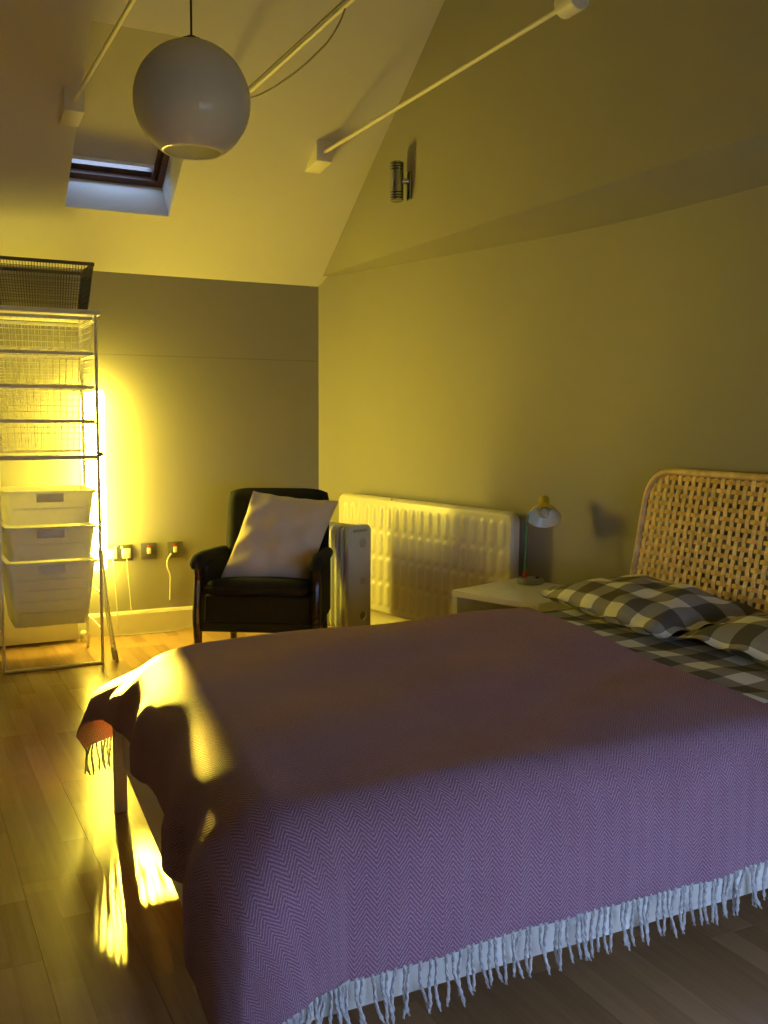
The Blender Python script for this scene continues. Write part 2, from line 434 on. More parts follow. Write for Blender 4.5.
# left wall, front wall with its window
lp = [(XL, YF, -0.1), (XL, YB, -0.1), (XL, YB, EZ), (XL, YR, ZR), (XL, YF, EZ)]
struct('wall_left', MB().extrude(lp, (-0.12, 0, 0)), 'wall', 'taupe side wall opposite the bed')
WX0, WX1, WZ0, WZ1 = 0.62, 2.32, 0.22, 1.06
fm = MB()
fm.box((XL - 0.1, YF - WT, -0.1), (WX0, YF, EZ + 0.16)); fm.box((WX1, YF - WT, -0.1), (2.95, YF, EZ + 0.16))
fm.box((WX0, YF - WT, -0.1), (WX1, YF, WZ0)); fm.box((WX0, YF - WT, WZ1), (WX1, YF, EZ + 0.16))
struct('wall_front', fm, 'wall', 'taupe knee wall with a wide window')
w1 = MB()
for a, b in (((WX0, WZ0), (WX1, WZ0 + 0.05)), ((WX0, WZ1 - 0.05), (WX1, WZ1)), ((WX0, WZ0), (WX0 + 0.05, WZ1)), ((WX1 - 0.05, WZ0), (WX1, WZ1)), ((1.345, WZ0), (1.395, WZ1))):
    w1.box((a[0], YF - 0.09, a[1]), (b[0], YF - 0.04, b[1]))
w1o = struct('window_1', w1, 'white', 'white framed window in the knee wall')
for a, b in ((WX0 + 0.04, 1.35), (1.39, WX1 - 0.04)):
    part('pane', MB().box((a, YF - 0.068, WZ0 + 0.04), (b, YF - 0.064, WZ1 - 0.04)), 'glass', w1o)

# roof slopes; the back one has the skylight opening
RTH = 0.20
nrm = Vector((0, SL, 1)).normalized(); upv = Vector((0, -1, SL)).normalized()
E0 = Vector((0, YB, EZ))
SLEN = math.hypot(YB - YR, ZR - EZ)
def roofp(x, v, n): return Vector((x, 0, 0)) + E0 + upv * v + nrm * n
def roofbox(mb, x0, x1, v0, v1, n0, n1):
    vs = [roofp(xx, vv, nn) for nn in (n0, n1) for xx, vv in ((x0, v0), (x1, v0), (x1, v1), (x0, v1))]
    return mb.add(vs, [(0, 3, 2, 1), (4, 5, 6, 7), (0, 1, 5, 4), (1, 2, 6, 5), (2, 3, 7, 6), (3, 0, 4, 7)])
cosr = 1 / math.hypot(1, SL)
SX0, SX1 = 0.768, 1.256
SV0, SV1 = (YB - 4.863) / cosr, (YB - 4.100) / cosr
cb = MB()
roofbox(cb, XL - 0.1, SX0, -0.2, SLEN + 0.02, 0, RTH); roofbox(cb, SX1, 2.95, -0.2, SLEN + 0.02, 0, RTH)
roofbox(cb, SX0, SX1, -0.2, SV0, 0, RTH); roofbox(cb, SX0, SX1, SV1, SLEN + 0.02, 0, RTH)
struct('ceiling', cb, 'ceil', 'cream sloping ceiling with a skylight')
cf = MB()
n2 = Vector((0, -SL, 1)).normalized(); u2 = Vector((0, 1, SL)).normalized(); F0 = Vector((0, YF, EZ))
vs = [Vector((xx, 0, 0)) + F0 + u2 * vv + n2 * nn for nn in (0, RTH) for xx, vv in ((XL - 0.1, -0.2), (2.95, -0.2), (2.95, SLEN + 0.02), (XL - 0.1, SLEN + 0.02))]
cf.add(vs, [(0, 3, 2, 1), (4, 5, 6, 7), (0, 1, 5, 4), (1, 2, 6, 5), (2, 3, 7, 6), (3, 0, 4, 7)])
struct('ceiling_front', cf, 'ceil', 'cream sloping ceiling over the camera side')

# skylight in the slope: brown frame, sash, pane, nearly closed blind
sk = MB(); FWD = 0.035
for (a, b, c, d) in ((SX0 - .02, SX1 + .02, SV0 - .03, SV0 + FWD), (SX0 - .02, SX1 + .02, SV1 - FWD, SV1 + .03), (SX0 - .02, SX0 + .03, SV0 - .03, SV1 + .03), (SX1 - .03, SX1 + .02, SV0 - .03, SV1 + .03)):
    roofbox(sk, a, b, c, d, RTH + 0.001, RTH + 0.09)
sky = struct('window_2', sk, 'brown', 'dark brown framed skylight in the sloping ceiling')
sa = MB()
for (a, b, c, d) in ((SX0 + .03, SX1 - .03, SV0 + FWD, SV0 + FWD + .03), (SX0 + .03, SX1 - .03, SV1 - FWD - .05, SV1 - FWD), (SX0 + .03, SX0 + .045, SV0 + FWD, SV1 - FWD), (SX1 - .06, SX1 - .03, SV0 + FWD, SV1 - FWD)):
    roofbox(sa, a, b, c, d, RTH + 0.03, RTH + 0.085)
part('sash', sa, 'brown', sky)
part('pane', roofbox(MB(), SX0 + .04, SX1 - .05, SV0 + FWD + .02, SV1 - FWD - .02, RTH + 0.062, RTH + 0.066), 'glass', sky)
bl0 = SV0 + FWD + .03 + .036
part('blind', roofbox(MB(), SX0 + .031, SX1 - .058, bl0 + .02, SV1 - .02, RTH + 0.018, RTH + 0.020), 'blind', sky)
part('blind_bar', roofbox(MB(), SX0 + .031, SX1 - .058, bl0, bl0 + .022, RTH + 0.014, RTH + 0.026), 'heater', sky, bevel=0.003)
part('blind_guide', roofbox(MB(), SX1 - .058, SX1 - .046, SV0 + FWD, SV1 - .02, RTH + 0.010, RTH + 0.029), 'brown', sky)

# skirting boards
sbk = MB().extrude([(XL, YB, 0), (XL, YB - 0.018, 0), (XL, YB - 0.018, 0.105), (XL, YB - 0.012, 0.117), (XL, YB - 0.006, 0.122), (XL, YB, 0.122)], (2.20 - XL, 0, 0))
struct('baseboard_back', sbk, 'trim', 'cream skirting board along the knee wall')
rp_ = [(px - 0.018, py) for px, py in pts] + [(px + 0.001, py) for px, py in pts[::-1]]
rp_[0] = (rp_[0][0], YB - 0.019); 
struct('baseboard_right', MB().prism([(a, min(b, YB - 0.019)) for a, b in rp_], 0, 0.12), 'trim', 'cream skirting board along the curved wall')

# ------------------------------------------------------------------ tie rods
def tie_rod(x, z, label):
    yb = YB - (z - EZ) / SL; yf = YF + (z - EZ) / SL
    t = thing('tie_rod', label, 'tie rod', (x, yb, z), 0, 'white tie rods under the roof')
    L = yb - yf
    part('rod', MB().tube([(0, -0.03, 0), (0, -L + 0.03, 0)], 0.0085, 12), 'rodwhite', t, smooth=True)
    for s, y0 in ((1, 0), (-1, -L)):
        # wedge shaped anchor block on the slope
        h = 0.062
        pr = [(-0.04, y0, 0), (-0.04, y0, 0)]
        q = [(y0 - s * 0.055, -h), (y0 - s * 0.055, 0.03), (y0 - s * 0.01, 0.03)]
        top = 0.03; ys = lambda zz: y0 - s * (zz / SL)
        pg = [(-0.04, ys(-h), -h), (-0.04, ys(-h) - s * 0.0 , -h), (-0.04, y0 - s * 0.07, -h + 0.02), (-0.04, y0 - s * 0.07, top + 0.022), (-0.04, ys(top + 0.022), top + 0.022)]
        pg = [pg[0], pg[2], pg[3], pg[4]]
        part('anchor_block', MB().extrude(pg, (0.08, 0, 0)), 'rodwhite', t, bevel=0.004)
    cy = -(yb - 2.535)
    part('coupler', MB().lathe([(0, 0.028), (0.018, 0.028), (0.018, 0.024), (0.030, 0.024), (0.034, 0.027), (0.037, 0.024), (0.037, -0.055), (0.034, -0.058), (0, -0.058)], (0, cy, 0), (0, 1, 0), 32), 'rodwhite', t, smooth=True)
    return t
tie_rod(0.735, 2.452, 'white tie rod crossing in front of the skylight')
rod2 = tie_rod(1.312, 2.418, 'white tie rod behind the globe lamp with a looping cable')
tie_rod(1.893, 2.402, 'white tie rod nearest the gable wall, ending in a round coupler')
cl = MB().tube(fillet([(1.312, 3.90, 2.428), (1.312, 3.87, 2.408), (1.312, 3.70, 2.375), (1.312, 3.48, 2.352), (1.312, 3.24, 2.342), (1.312, 3.02, 2.355), (1.312, 2.93, 2.385), (1.312, 2.88, 2.427)], 0.12, 6), 0.0034, 6)
cl.tube([(1.304, 4.05, 2.4285), (1.304, 3.6, 2.430), (1.304, 2.6, 2.4295)], 0.0034, 6)
tag(part('cable', cl, 'greycord', None, smooth=True), 'thin grey cable clipped along a tie rod with a hanging loop', 'cable')

# ------------------------------------------------------------------ pendant globe
gl = thing('pendant_lamp', 'large white opal globe pendant on a black cord', 'lamp', (0.795, 2.8, 2.03))
R = 0.163
pr = []
for i in range(41):
    a = math.radians(4 + (151 - 4) * i / 40)
    pr.append((R * math.sin(a), R * math.cos(a)))
pr += [((R - .004) * math.sin(math.radians(4 + 147 * i / 40)), (R - .004) * math.cos(math.radians(4 + 147 * i / 40))) for i in range(40, -1, -1)]
part('globe_shade', MB().lathe(pr, n=64), 'opal', gl, smooth=True, angle=180)
part('cap', MB().lathe([(0, .175), (.012, .175), (.014, .168), (.030, .166), (.032, .158), (0, .158)], n=24), 'black', gl, smooth=True)
part('cord', MB().tube([(0, 0, .17), (0, 0, ZR - 0.745 * (2.8 - YR) - 2.03 - 0.02)], 0.0032, 8), 'black', gl, smooth=True)
part('lamp_holder', MB().lathe([(0, .158), (.019, .158), (.019, .09), (0, .09)], n=20), 'black', gl, smooth=True)
part('bulb', MB().lathe([(.012, .09), (.015, .075), (.03, .045), (.033, .025), (.027, .005), (.012, -.006), (0, -.008)], n=20), 'shadein', gl, smooth=True)
part('ceiling_rose', MB().lathe([(0, 0), (.045, 0), (.05, -.02), (.02, -.03), (0, -.03)], (0, 0, ZR - 0.745 * (2.8 - YR) - 2.03 - 0.005), n=24), 'white', gl, smooth=True)

# ------------------------------------------------------------------ chrome wall spotlight on the gable
sp = thing('wall_spotlight', 'ribbed chrome cylinder spotlight on the gable wall', 'lamp', (XG, 4.095, 2.22))
part('wall_plate', MB().box((-0.012, -0.022, -0.075), (0, 0.022, 0.055)), 'chrome', sp, bevel=0.005)
part('arm', MB().lathe([(0, 0), (.013, 0), (.013, .03), (.008, .034), (.008, .06), (0, .06)], (-0.008, 0, 0.01), (-1, 0.25, 0), 20), 'chrome', sp, smooth=True)
rr = [(0, .088), (.026, .088), (.032, .084)]
for zz in (.076, .064, .052): rr += [(.032, zz + .003), (.027, zz), (.032, zz - .003)]
rr += [(.031, .04), (.031, -.04)]
for zz in (-.052, -.064, -.076): rr += [(.032, zz + .003), (.027, zz), (.032, zz - .003)]
rr += [(.032, -.086), (.026, -.09), (0, -.086)]
part('cylinder', MB().lathe(rr, (-0.052, 0.030, 0.012), n=32), 'chrome', sp, smooth=True, angle=50)

# ------------------------------------------------------------------ glowing strip, added as the room's yellow light source
wl = thing('glow_strip', 'tall narrow glowing strip added as a light source beside the storage unit', 'lamp', (0.918, YB, 0.82))
part('strip_back', MB().box((-0.05, -0.022, -0.45), (0.05, 0, 0.45)), 'white', wl, bevel=0.004)
part('strip_face', MB().box((-0.058, -0.085, -0.46), (0.058, -0.022, 0.46)), 'glow', wl, bevel=0.02, seg=4)
ld = bpy.data.lights.new('added_beam', 'SPOT'); ld.energy = SPOT_POWER; ld.color = GLOW  # narrow spot added in front of the strip to light the bed corner
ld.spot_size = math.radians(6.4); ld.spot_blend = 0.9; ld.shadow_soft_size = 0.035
lo = bpy.data.objects.new('added_beam', ld); COL.objects.link(lo); lo.parent = wl
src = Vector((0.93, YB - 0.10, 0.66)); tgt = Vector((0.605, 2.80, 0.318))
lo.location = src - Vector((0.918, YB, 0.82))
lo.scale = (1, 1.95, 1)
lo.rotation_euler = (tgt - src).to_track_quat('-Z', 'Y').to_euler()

# ------------------------------------------------------------------ sockets and switches on the back wall
def plate(name, cx, cz, w_, h_, label, cat):
    t = thing(name, label, cat, (cx, YB, cz))
    part('plate', MB().box((-w_ / 2, -0.009, -h_ / 2), (w_ / 2, 0, h_ / 2)), 'steel', t, bevel=0.003)
    return t
t = plate('double_socket', 1.045, 0.434, 0.146, 0.086, 'grey steel double socket with two white plugs', 'socket')
for xx in (-0.036, 0.036):
    part('insert', MB().box((xx - .021, -0.011, -.026), (xx + .021, -0.008, .024)), 'black', t, bevel=0.001)
    part('rocker', MB().box((xx * .45 - .006, -0.014, .022), (xx * .45 + .006, -0.008, .038)), 'white', t, bevel=0.002)
def plug(x, z, label, droop, endx):
    t = thing('plug', label, 'plug', (x, YB - 0.011, z), 0, 'white plugs in the double socket')
    part('body', MB().box((-.022, -.030, -.024), (.022, 0, .026)), 'white', t, bevel=0.006, seg=3)
    part('flex', MB().tube(fillet([(0, -.018, -.02), (0.004, -.022, -.10), (.012, -.02, -.2), (endx, -.024, -droop + .03), (endx + .002, -.03, -droop)], .06, 5), 0.0028, 6), 'cord', t, smooth=True)
plug(1.010, .434, 'white plug in the socket half nearest the storage unit', .405, .02)
plug(1.082, .432, 'white plug in the socket half nearest the switches', .31, .016)
for cx, lab, nm in ((1.204, 'grey steel switch plate with red neon, between the socket and its twin', 'fused_switch'), (1.345, 'grey steel switch plate with a white flex hanging from it', 'fused_switch')):
    t = plate(nm, cx, .436, .086, .086, lab, 'switch'); t['group'] = 'steel switch plates'
    part('rocker', MB().box((-.010, -.016, -.014), (.010, -.008, .018)), 'white', t, bevel=0.003)
    part('neon', MB().box((-.009, -.012, .022), (.009, -.008, .032)), 'red', t, bevel=0.001)
    if cx > 1.3:
        part('flex', MB().tube(fillet([(-.022, -.010, -.02), (-.05, -.03, -.05), (-.05, -.028, -.09), (-.028, -.012, -.13), (-.03, -.010, -.2), (-.034, -.012, -.27)], .05, 5), 0.0045, 8), 'cord', t, smooth=True)
tag(part('floor_cable', MB().tube(fillet([(1.02, YB - .035, .004), (1.2, YB - .05, .004), (1.34, YB - .06, .006), (1.43, YB - .032, .02), (1.55, YB - .045, .005), (1.75, YB - .05, .004), (1.95, YB - .035, .004)], .1, 5), 0.0035, 6), 'cord', None, smooth=True), 'thin white cable lying along the skirting board', 'cable')

# ------------------------------------------------------------------ low white heater behind the storage unit
ht = thing('panel_heater', 'low white panel heater on the wall behind the storage unit', 'heater', (0.45, YB, 0))
part('panel', MB().box((-.45, -.09, .012), (.372, -.03, .46)), 'heater', ht, bevel=0.008)
part('wall_bracket', MB().box((-.2, -.035, .15), (.2, 0, .3)), 'steel', ht)
part('valve_knob', MB().lathe([(0, .05), (.018, .05), (.021, .044), (.021, 0), (0, 0)], (.395, -.075, .035), (.25, -1, 0), 20), 'white', ht, smooth=True)
part('pipe', MB().tube([(.39, -.06, .035), (.39, -.06, 0.0)], .008, 8), 'white', ht, smooth=True)

# ------------------------------------------------------------------ storage unit
UX0, UX1, UY0, UY1, UZ = 0.414, 0.843, 4.585, 4.965, 1.60
un = thing('storage_unit', 'white tubular steel storage frame with a white top board', 'shelving', (0.63, 4.77, 0))
def U(x, y, z): return (x - 0.63, y - 4.77, z)
for x in (UX0, UX1):
    for y in (UY0, UY1):
        part('upright', MB().tube([U(x, y, 0.0), U(x, y, UZ)], 0.0075, 10), 'wire', un, smooth=True)
LV = [1.575, 1.418, 1.268, 1.115, 0.955, 0.80, 0.640, 0.478, 0.332, 0.165]
for z in LV:
    for x in (UX0, UX1):
        part('side_rail', MB().tube([U(x, UY0, z), U(x, UY1, z)], 0.0045, 8), 'wire', un, smooth=True)
for y in (UY0,):
    part('base_bar', MB().tube([U(UX0, y, 0.008), U(UX1, y, 0.008)], 0.0078, 10), 'wire', un, smooth=True)
part('cross_bar', MB().bar(U(UX0, UY0, 0.962), U(UX1, UY0, 0.962), 0.016, 0.020), 'wire', un, bevel=0.003)
part('joint_cap', MB().lathe([(0, .012), (.011, .012), (.011, -.012), (0, -.012)], U(UX1 + .01, UY0, .975), (1, 0, 0), 16), 'steel', un, smooth=True)
part('top_board', MB().box(U(UX0 - .02, UY0 - .012, UZ), U(UX1 + .022, UY1 + .03, UZ + .022)), 'white', un, bevel=0.002)

def wire_basket(cx, cy, z0, z1, wx, wy, label, m, taper=.012, step=.029, rw=.0010, group=None):
    t = thing('wire_basket', label, 'basket', (cx, cy, z0), 0, group)
    h = z1 - z0
    hx, hy = wx / 2, wy / 2; bx, by = hx - taper, hy - taper
    rim = MB(); c = [(-hx, -hy, h), (hx, -hy, h), (hx, hy, h), (-hx, hy, h)]
    for i in range(4): rim.bar(c[i], c[(i + 1) % 4], .008, .015)
    part('rim', rim, m, t)
    ms = MB()
    nx = round(wx / step); ny = round(wy / step)
    for i in range(nx + 1):
        f = i / nx * 2 - 1
        for s in (-1, 1): ms.bar((f * hx, s * hy, h), (f * bx, s * by, 0), rw * 2)
        ms.bar((f * bx, -by, 0), (f * bx, by, 0), rw * 2)
    for i in range(ny + 1):
        f = i / ny * 2 - 1
        for s in (-1, 1): ms.bar((s * hx, f * hy, h), (s * bx, f * by, 0), rw * 2)
        ms.bar((-bx, f * by, 0), (bx, f * by, 0), rw * 2)
    nz = max(2, round(h / .026))
    for i in range(nz):
        q = i / nz; ex, ey = lerp(bx, hx, q), lerp(by, hy, q)
        c = [(-ex, -ey, h * q), (ex, -ey, h * q), (ex, ey, h * q), (-ex, ey, h * q)]
        for j in range(4): ms.bar(c[j], c[(j + 1) % 4], rw * 2.2)
    part('wire_mesh', ms, m, t)
    return t
ucx, ucy = (UX0 + UX1) / 2, (UY0 + UY1) / 2
names = ['topmost of the four white wire baskets sliding in the frame', 'second white wire basket down from the top board', 'third white wire basket down from the top board', 'lowest white wire basket just above the cross bar']
for i, z in enumerate((1.578, 1.421, 1.271, 1.118)):
    wire_basket(ucx, ucy, z - .132, z + .006, .405, .365, names[i], 'wire', group='white wire baskets in the storage frame')
wire_basket(ucx + .002, ucy - .04, UZ + .0225, 1.822, .415, .33, 'dark grey wire basket standing on top of the storage unit', 'darkwire', taper=.026, step=.0125, rw=.0014)

def plastic_box(z1, depth, label, taper):
    t = thing('plastic_box', label, 'box', (ucx, ucy, z1 - depth), 0, 'white plastic boxes in the storage frame')
    hx, hy = .196, .182
    sh = MB(); nseg = 28
    def ring(hx, hy, z, r=.03):
        out = []
        for sx, sy, a0 in ((1, -1, -90), (1, 1, 0), (-1, 1, 90), (-1, -1, 180)):
            for k in range(7):
                a = math.radians(a0 + 15 * k); out.append((sx * (hx - r) + r * math.cos(a), sy * (hy - r) + r * math.sin(a), z))
        return out
    rings = [ring(hx - taper, hy - taper * .6, 0), ring(hx, hy, depth - .012), ring(hx - .003, hy - .003, depth - .012), ring(hx - taper - .003, hy - taper * .6 - .003, .004)]
    n = len(rings[0]); vs = sum(rings, []); fs = []
    for i in range(3):
        for j in range(n): fs.append((i * n + j, i * n + (j + 1) % n, (i + 1) * n + (j + 1) % n, (i + 1) * n + j))
    fs.append(tuple(range(n))[::-1]); fs.append(tuple(range(3 * n, 4 * n)))
    sh.add(vs, fs)
    part('shell', sh, 'plastic', t, smooth=True, angle=40)
    rm = MB(); a = ring(hx + .010, hy + .008, depth - .013, .035); b = ring(hx + .010, hy + .008, depth, .035); c = ring(hx - .003, hy - .003, depth, .03); d = ring(hx - .003, hy - .003, depth - .013, .03)
    fs = []
    for i in range(4):
        for j in range(n): fs.append((i * n + j, i * n + (j + 1) % n, ((i + 1) % 4) * n + (j + 1) % n, ((i + 1) % 4) * n + j))
    part('rim', MB().add(a + b + c + d, fs), 'plastic', t, smooth=True, angle=40)
    # grip recess: raised lip plate under the rim, with end ribs
    yf = -hy - .002
    part('grip', MB().box((-.058, yf - .006, depth - .050), (.058, yf + .004, depth - .013)), 'plastic', t, bevel=0.003)
    for k in range(1, max(2, int(depth / .05))):
        zz = depth - .03 - .05 * k
        if zz < .02: break
        q = 1 - zz / depth; hh = hx - taper * q
        part('rib', MB().box((-hh + .03, yf + taper * .6 * q - .0015, zz - .0018), (hh - .03, yf + taper * .6 * q + .004, zz + .0018)), 'plastic', t)
    return t
plastic_box(.812, .150, 'upper white plastic box with a moulded grip, open shelf gap above', .018)
plastic_box(.650, .150, 'middle white plastic box of three with a moulded grip', .018)
plastic_box(.490, .295, 'deep white plastic bin at the bottom of the storage unit', .036)

# folded white airer leaning beside the storage unit
ar = thing('clothes_airer', 'slim folded white clothes airer leaning beside the storage unit', 'clothes airer', (0.913, 4.612, 0))
for dx, dy in ((0, 0), (-.004, .05)):
    part('leg', MB().tube([(dx, dy, .006), (-.030 + dx, .055 + dy, .29), (-.043 + dx, .085 + dy, .52)], .006, 8), 'wire', ar, smooth=True)
    part('foot', MB().tube([(dx + .001, dy - .002, 0), (dx - .0045, dy + .009, .05)], .0085, 8), 'lampbase', ar, smooth=True)
for q in (.12, .5, .9):
    part('rung', MB().tube([(-.043 * q, .085 * q, .52 * q), (-.043 * q - .004, .085 * q + .05, .52 * q)], .004, 6), 'wire', ar, smooth=True)

# ------------------------------------------------------------------ panel radiator on the curved wall
RA, RB = Vector((2.197, 4.905, 0)), Vector((2.487, 3.640, 0))
rd = (RB - RA); RL = rd.length; ra = math.atan2(rd.y, rd.x)
RZ0, RZ1 = .125, .733
pn = thing('panel_radiator', 'long cream pressed steel radiator on the curved wall', 'radiator', ((RA + RB) / 2 + Vector((0, 0, 0))), ra)
HH = RZ1 - RZ0
pn.rotation_euler = (0, math.radians(.55), ra)
def flute(u, v):
    # u along, v up; rounded vertical flutes in four rows, eighteen columns
    nc, nr = 20, 4
    mx, mz = .03, .035
    fu = (u * RL - mx) / (RL - 2 * mx) * nc; fv = (v * HH - mz) / (HH - 2 * mz) * nr
    if fu <= 0 or fu >= nc or fv <= 0 or fv >= nr: return 0
    cu = (fu % 1 - .5) * (RL - 2 * mx) / nc; cv = (fv % 1 - .5) * (HH - 2 * mz) / nr
    half = .040; q = max(abs(cv) - half, 0); d = math.hypot(cu, q)
    return .006 * smooth01((.023 - d) / .012)
# local frame: x along, outward normal is -y or +y chosen toward the room
side = -1
def rpt(u, v):
    rx = (u - .5) * RL; rz = RZ0 + v * HH; d = flute(u, v)
    # rounded outer corners
    r = .05; ex = RL / 2 - abs(rx); ezt = min(rz - RZ0, RZ1 - rz)
    edge = max(0, .012 - min(ex, ezt)) / .012
    return (rx, side * (.025 + d - .018 * edge * edge), rz)
def rcorner(mb):
    out = []
    r = .045
    for (x, y, z) in mb.v:
        cx = RL / 2 - r; 
        for zc, sg in ((RZ1 - r, 1), (RZ0 + r, -1)):
            if abs(x) > cx and (z - zc) * sg > 0:
                dx, dz = abs(x) - cx, (z - zc) * sg
                m = max(dx, dz); l = math.hypot(dx, dz)
                if l > 0: x = math.copysign(cx + dx * m / l, x); z = zc + sg * dz * m / l
        out.append((x, y, z))
    mb.v = out; return mb
part('front_panel', rcorner(MB().grid(201, 73, rpt)), 'radiator', pn, smooth=True, angle=180)
bk = MB(); cp = []
r = .045
for (cx, cz, a0) in ((RL / 2 - r, RZ1 - r, 0), (-RL / 2 + r, RZ1 - r, 90), (-RL / 2 + r, RZ0 + r, 180), (RL / 2 - r, RZ0 + r, 270)):
    for k in range(7):
        a = math.radians(a0 + 15 * k); cp.append((cx + r * math.cos(a), side * .008, cz + r * math.sin(a)))
part('back_panel', MB().extrude(cp, (0, -side * .03, 0)), 'radiator', pn, smooth=True)
for xx in (-.45, .0, .45):
    part('bracket', MB().box((xx - .015, -side * .02, .3), (xx + .015, -side * .075, .6)), 'steel', pn)
part('pipe', MB().tube([(RL / 2 - .04, side * .0, RZ0 + .02), (RL / 2 - .04, 0, 0)], .008, 8), 'white', pn, smooth=True)
part('pipe', MB().tube([(-RL / 2 + .04, side * .0, RZ0 + .02), (-RL / 2 + .04, 0, 0)], .008, 8), 'white', pn, smooth=True)
part('air_vent', MB().lathe([(0, .012), (.005, .012), (.006, 0), (0, 0)], (-.2, side * .01, RZ1 - .008), (0, side, 0.2), 12), 'steel', pn, smooth=True)

# ------------------------------------------------------------------ oil filled radiator
oh = thing('oil_radiator', 'white finned portable oil radiator between the armchair and wall', 'heater', (2.00, 4.27, 0), math.radians(16))
def finshape(hw, z0, z1, r=.035):
    out = []
    for (cx, cz, a0) in ((hw - r, z1 - r, 0), (-hw + r, z1 - r, 90), (-hw + r, z0 + r, 180), (hw - r, z0 + r, 270)):
        for k in range(6):
            a = math.radians(a0 + 18 * k); out.append((cx + r * math.cos(a), cz + r * math.sin(a)))
    return out
def slab(pts2, y0, y1): return MB().extrude([(x, y0, z) for x, z in pts2], (0, y1 - y0, 0))
fin = slab(finshape(.074, .115, .625), -.010, .010).mesh('fin', 'heater', bevel=0.006, seg=2)
for i in range(8): put('fin', fin, oh, (0, .035 + i * .040, 0))
for zc in (.17, .57):
    part('oil_tube', MB().tube([(0, .03, zc), (0, .33, zc)], .02, 12), 'heater', oh, smooth=True)
ep = part('end_panel', slab(finshape(.074, .105, .632, .03), -.022, .010), 'heater', oh, bevel=0.008, seg=3)
for zc in (.545, .36, .19):
    part('boss', MB().lathe([(.024, -.002), (.022, .003), (.019, .003), (.017, 0), (0, 0)], (.02, -.022, zc), (0, -1, 0), 20), 'heater', ep, smooth=True)
part('vent_grille', MB().box((-.045, -.0245, .598), (.045, -.021, .612)), 'lampbase', ep, bevel=0.001)
for yy in (.05, .29):
    part('foot_bar', MB().bar((-.10, yy, .062), (.10, yy, .062), .02, .012), 'black', oh)
    part('foot_bracket', MB().box((-.01, yy - .01, .06), (.01, yy + .01, .13)), 'black', oh)
    for xx in (-.09, .09):
        part('castor', MB().lathe([(0, .011), (.024, .011), (.027, .006), (.027, -.006), (.024, -.011), (0, -.011)], (xx, yy, .027), (0, 1, 0), 16), 'black', oh, smooth=True)
        part('castor_stem', MB().tube([(xx, yy, .03), (xx, yy, .062)], .006, 8), 'black', oh)

# ------------------------------------------------------------------ armchair
ch = thing('armchair', 'dark navy upholstered armchair with dark wooden arms and legs', 'chair', (1.53, 4.235, 0), math.radians(-31))
# local: -y faces out, x to the viewer's right
def soft(mb, name, m, parent, bev): return part(name, mb, m, parent, bevel=bev, seg=4)
soft(MB().box((-.236, -.255, .225), (.236, .24, .37)), 'seat_base', 'navy', ch, .012)
def seatc(u, v):
    return (0, 0, 0)
sc_ = MB(); nu, nv = 21, 21
def cush_top(u, v, sgn):
    x = (u - .5) * .465; y = -.275 + v * .47
    e = min(u, 1 - u, v, 1 - v) * 2; rise = (1 - (1 - min(1, e * 4)) ** 2) ** .5
    return (x * (1 - .02 * (1 - rise)), y, .408 - .065 * v + sgn * .036 * rise + (.014 * math.sin(u * PI) * math.sin(v * PI) if sgn > 0 else 0))
sc_.grid(nu, nv, lambda u, v: cush_top(u, v, 1)); sc_.grid(nu, nv, lambda u, v: cush_top(u, v, -1))
part('seat_cushion', sc_, 'navy', ch, smooth=True, angle=180)
bkm = MB()
def backpt(u, v, s):
    x = (u - .5) * .50; z = .33 + v * .475
    e = min(u, 1 - u, v, 1 - v) * 2; rise = (1 - (1 - min(1, e * 5)) ** 2) ** .5
    if v > .8:
        q = (v - .8) / .2; x *= 1 - .05 * q * q
        z -= .02 * (abs(u - .5) * 2) ** 6 * q
    return (x, .205 + v * .085 + s * (.045 * rise + .002), z)
bkm.grid(21, 21, lambda u, v: backpt(u, v, -1)); bkm.grid(21, 21, lambda u, v: backpt(u, v, 1))
part('backrest', bkm, 'navy', ch, smooth=True, angle=180)
for s in (-1, 1):
    soft(MB().box((s * .246 - .018, -.20, .24), (s * .246 + .018, .22, .50)), 'side_panel', 'navy', ch, .01)
    am = MB()
    ap = fillet([(s * .262, -.275, .488), (s * .262, -.262, .520), (s * .262, -.20, .526), (s * .260, .0, .515), (s * .252, .20, .505)], .05, 4)
    am.tube(ap, [.020] + [.030] * (len(ap) - 2) + [.026], 12)
    part('arm_pad', am, 'navy', ch, smooth=True)
    lg = MB()
    path = fillet([(s * .260, -.262, .505), (s * .262, -.238, .44), (s * .262, -.262, .28), (s * .259, -.268, .20), (s * .257, -.262, .0)], .06, 4)
    lg.tube(path, [.016 + .006 * math.sin(PI * i / (len(path) - 1)) for i in range(len(path))], 10)
    part('front_leg', lg, 'darkwood', ch, smooth=True)
    part('rear_leg', MB().tube([(s * .225, .235, .26), (s * .225, .25, .15), (s * .225, .29, 0)], [.020, .019, .014], 10), 'darkwood', ch, smooth=True)
    part('apron', MB().bar((s * .256, -.25, .235), (s * .25, .235, .245), .022, .045), 'navy', ch, bevel=0.004)
part('front_apron', MB().bar((-.255, -.262, .232), (.255, -.262, .232), .022, .04), 'navy', ch, bevel=0.004)

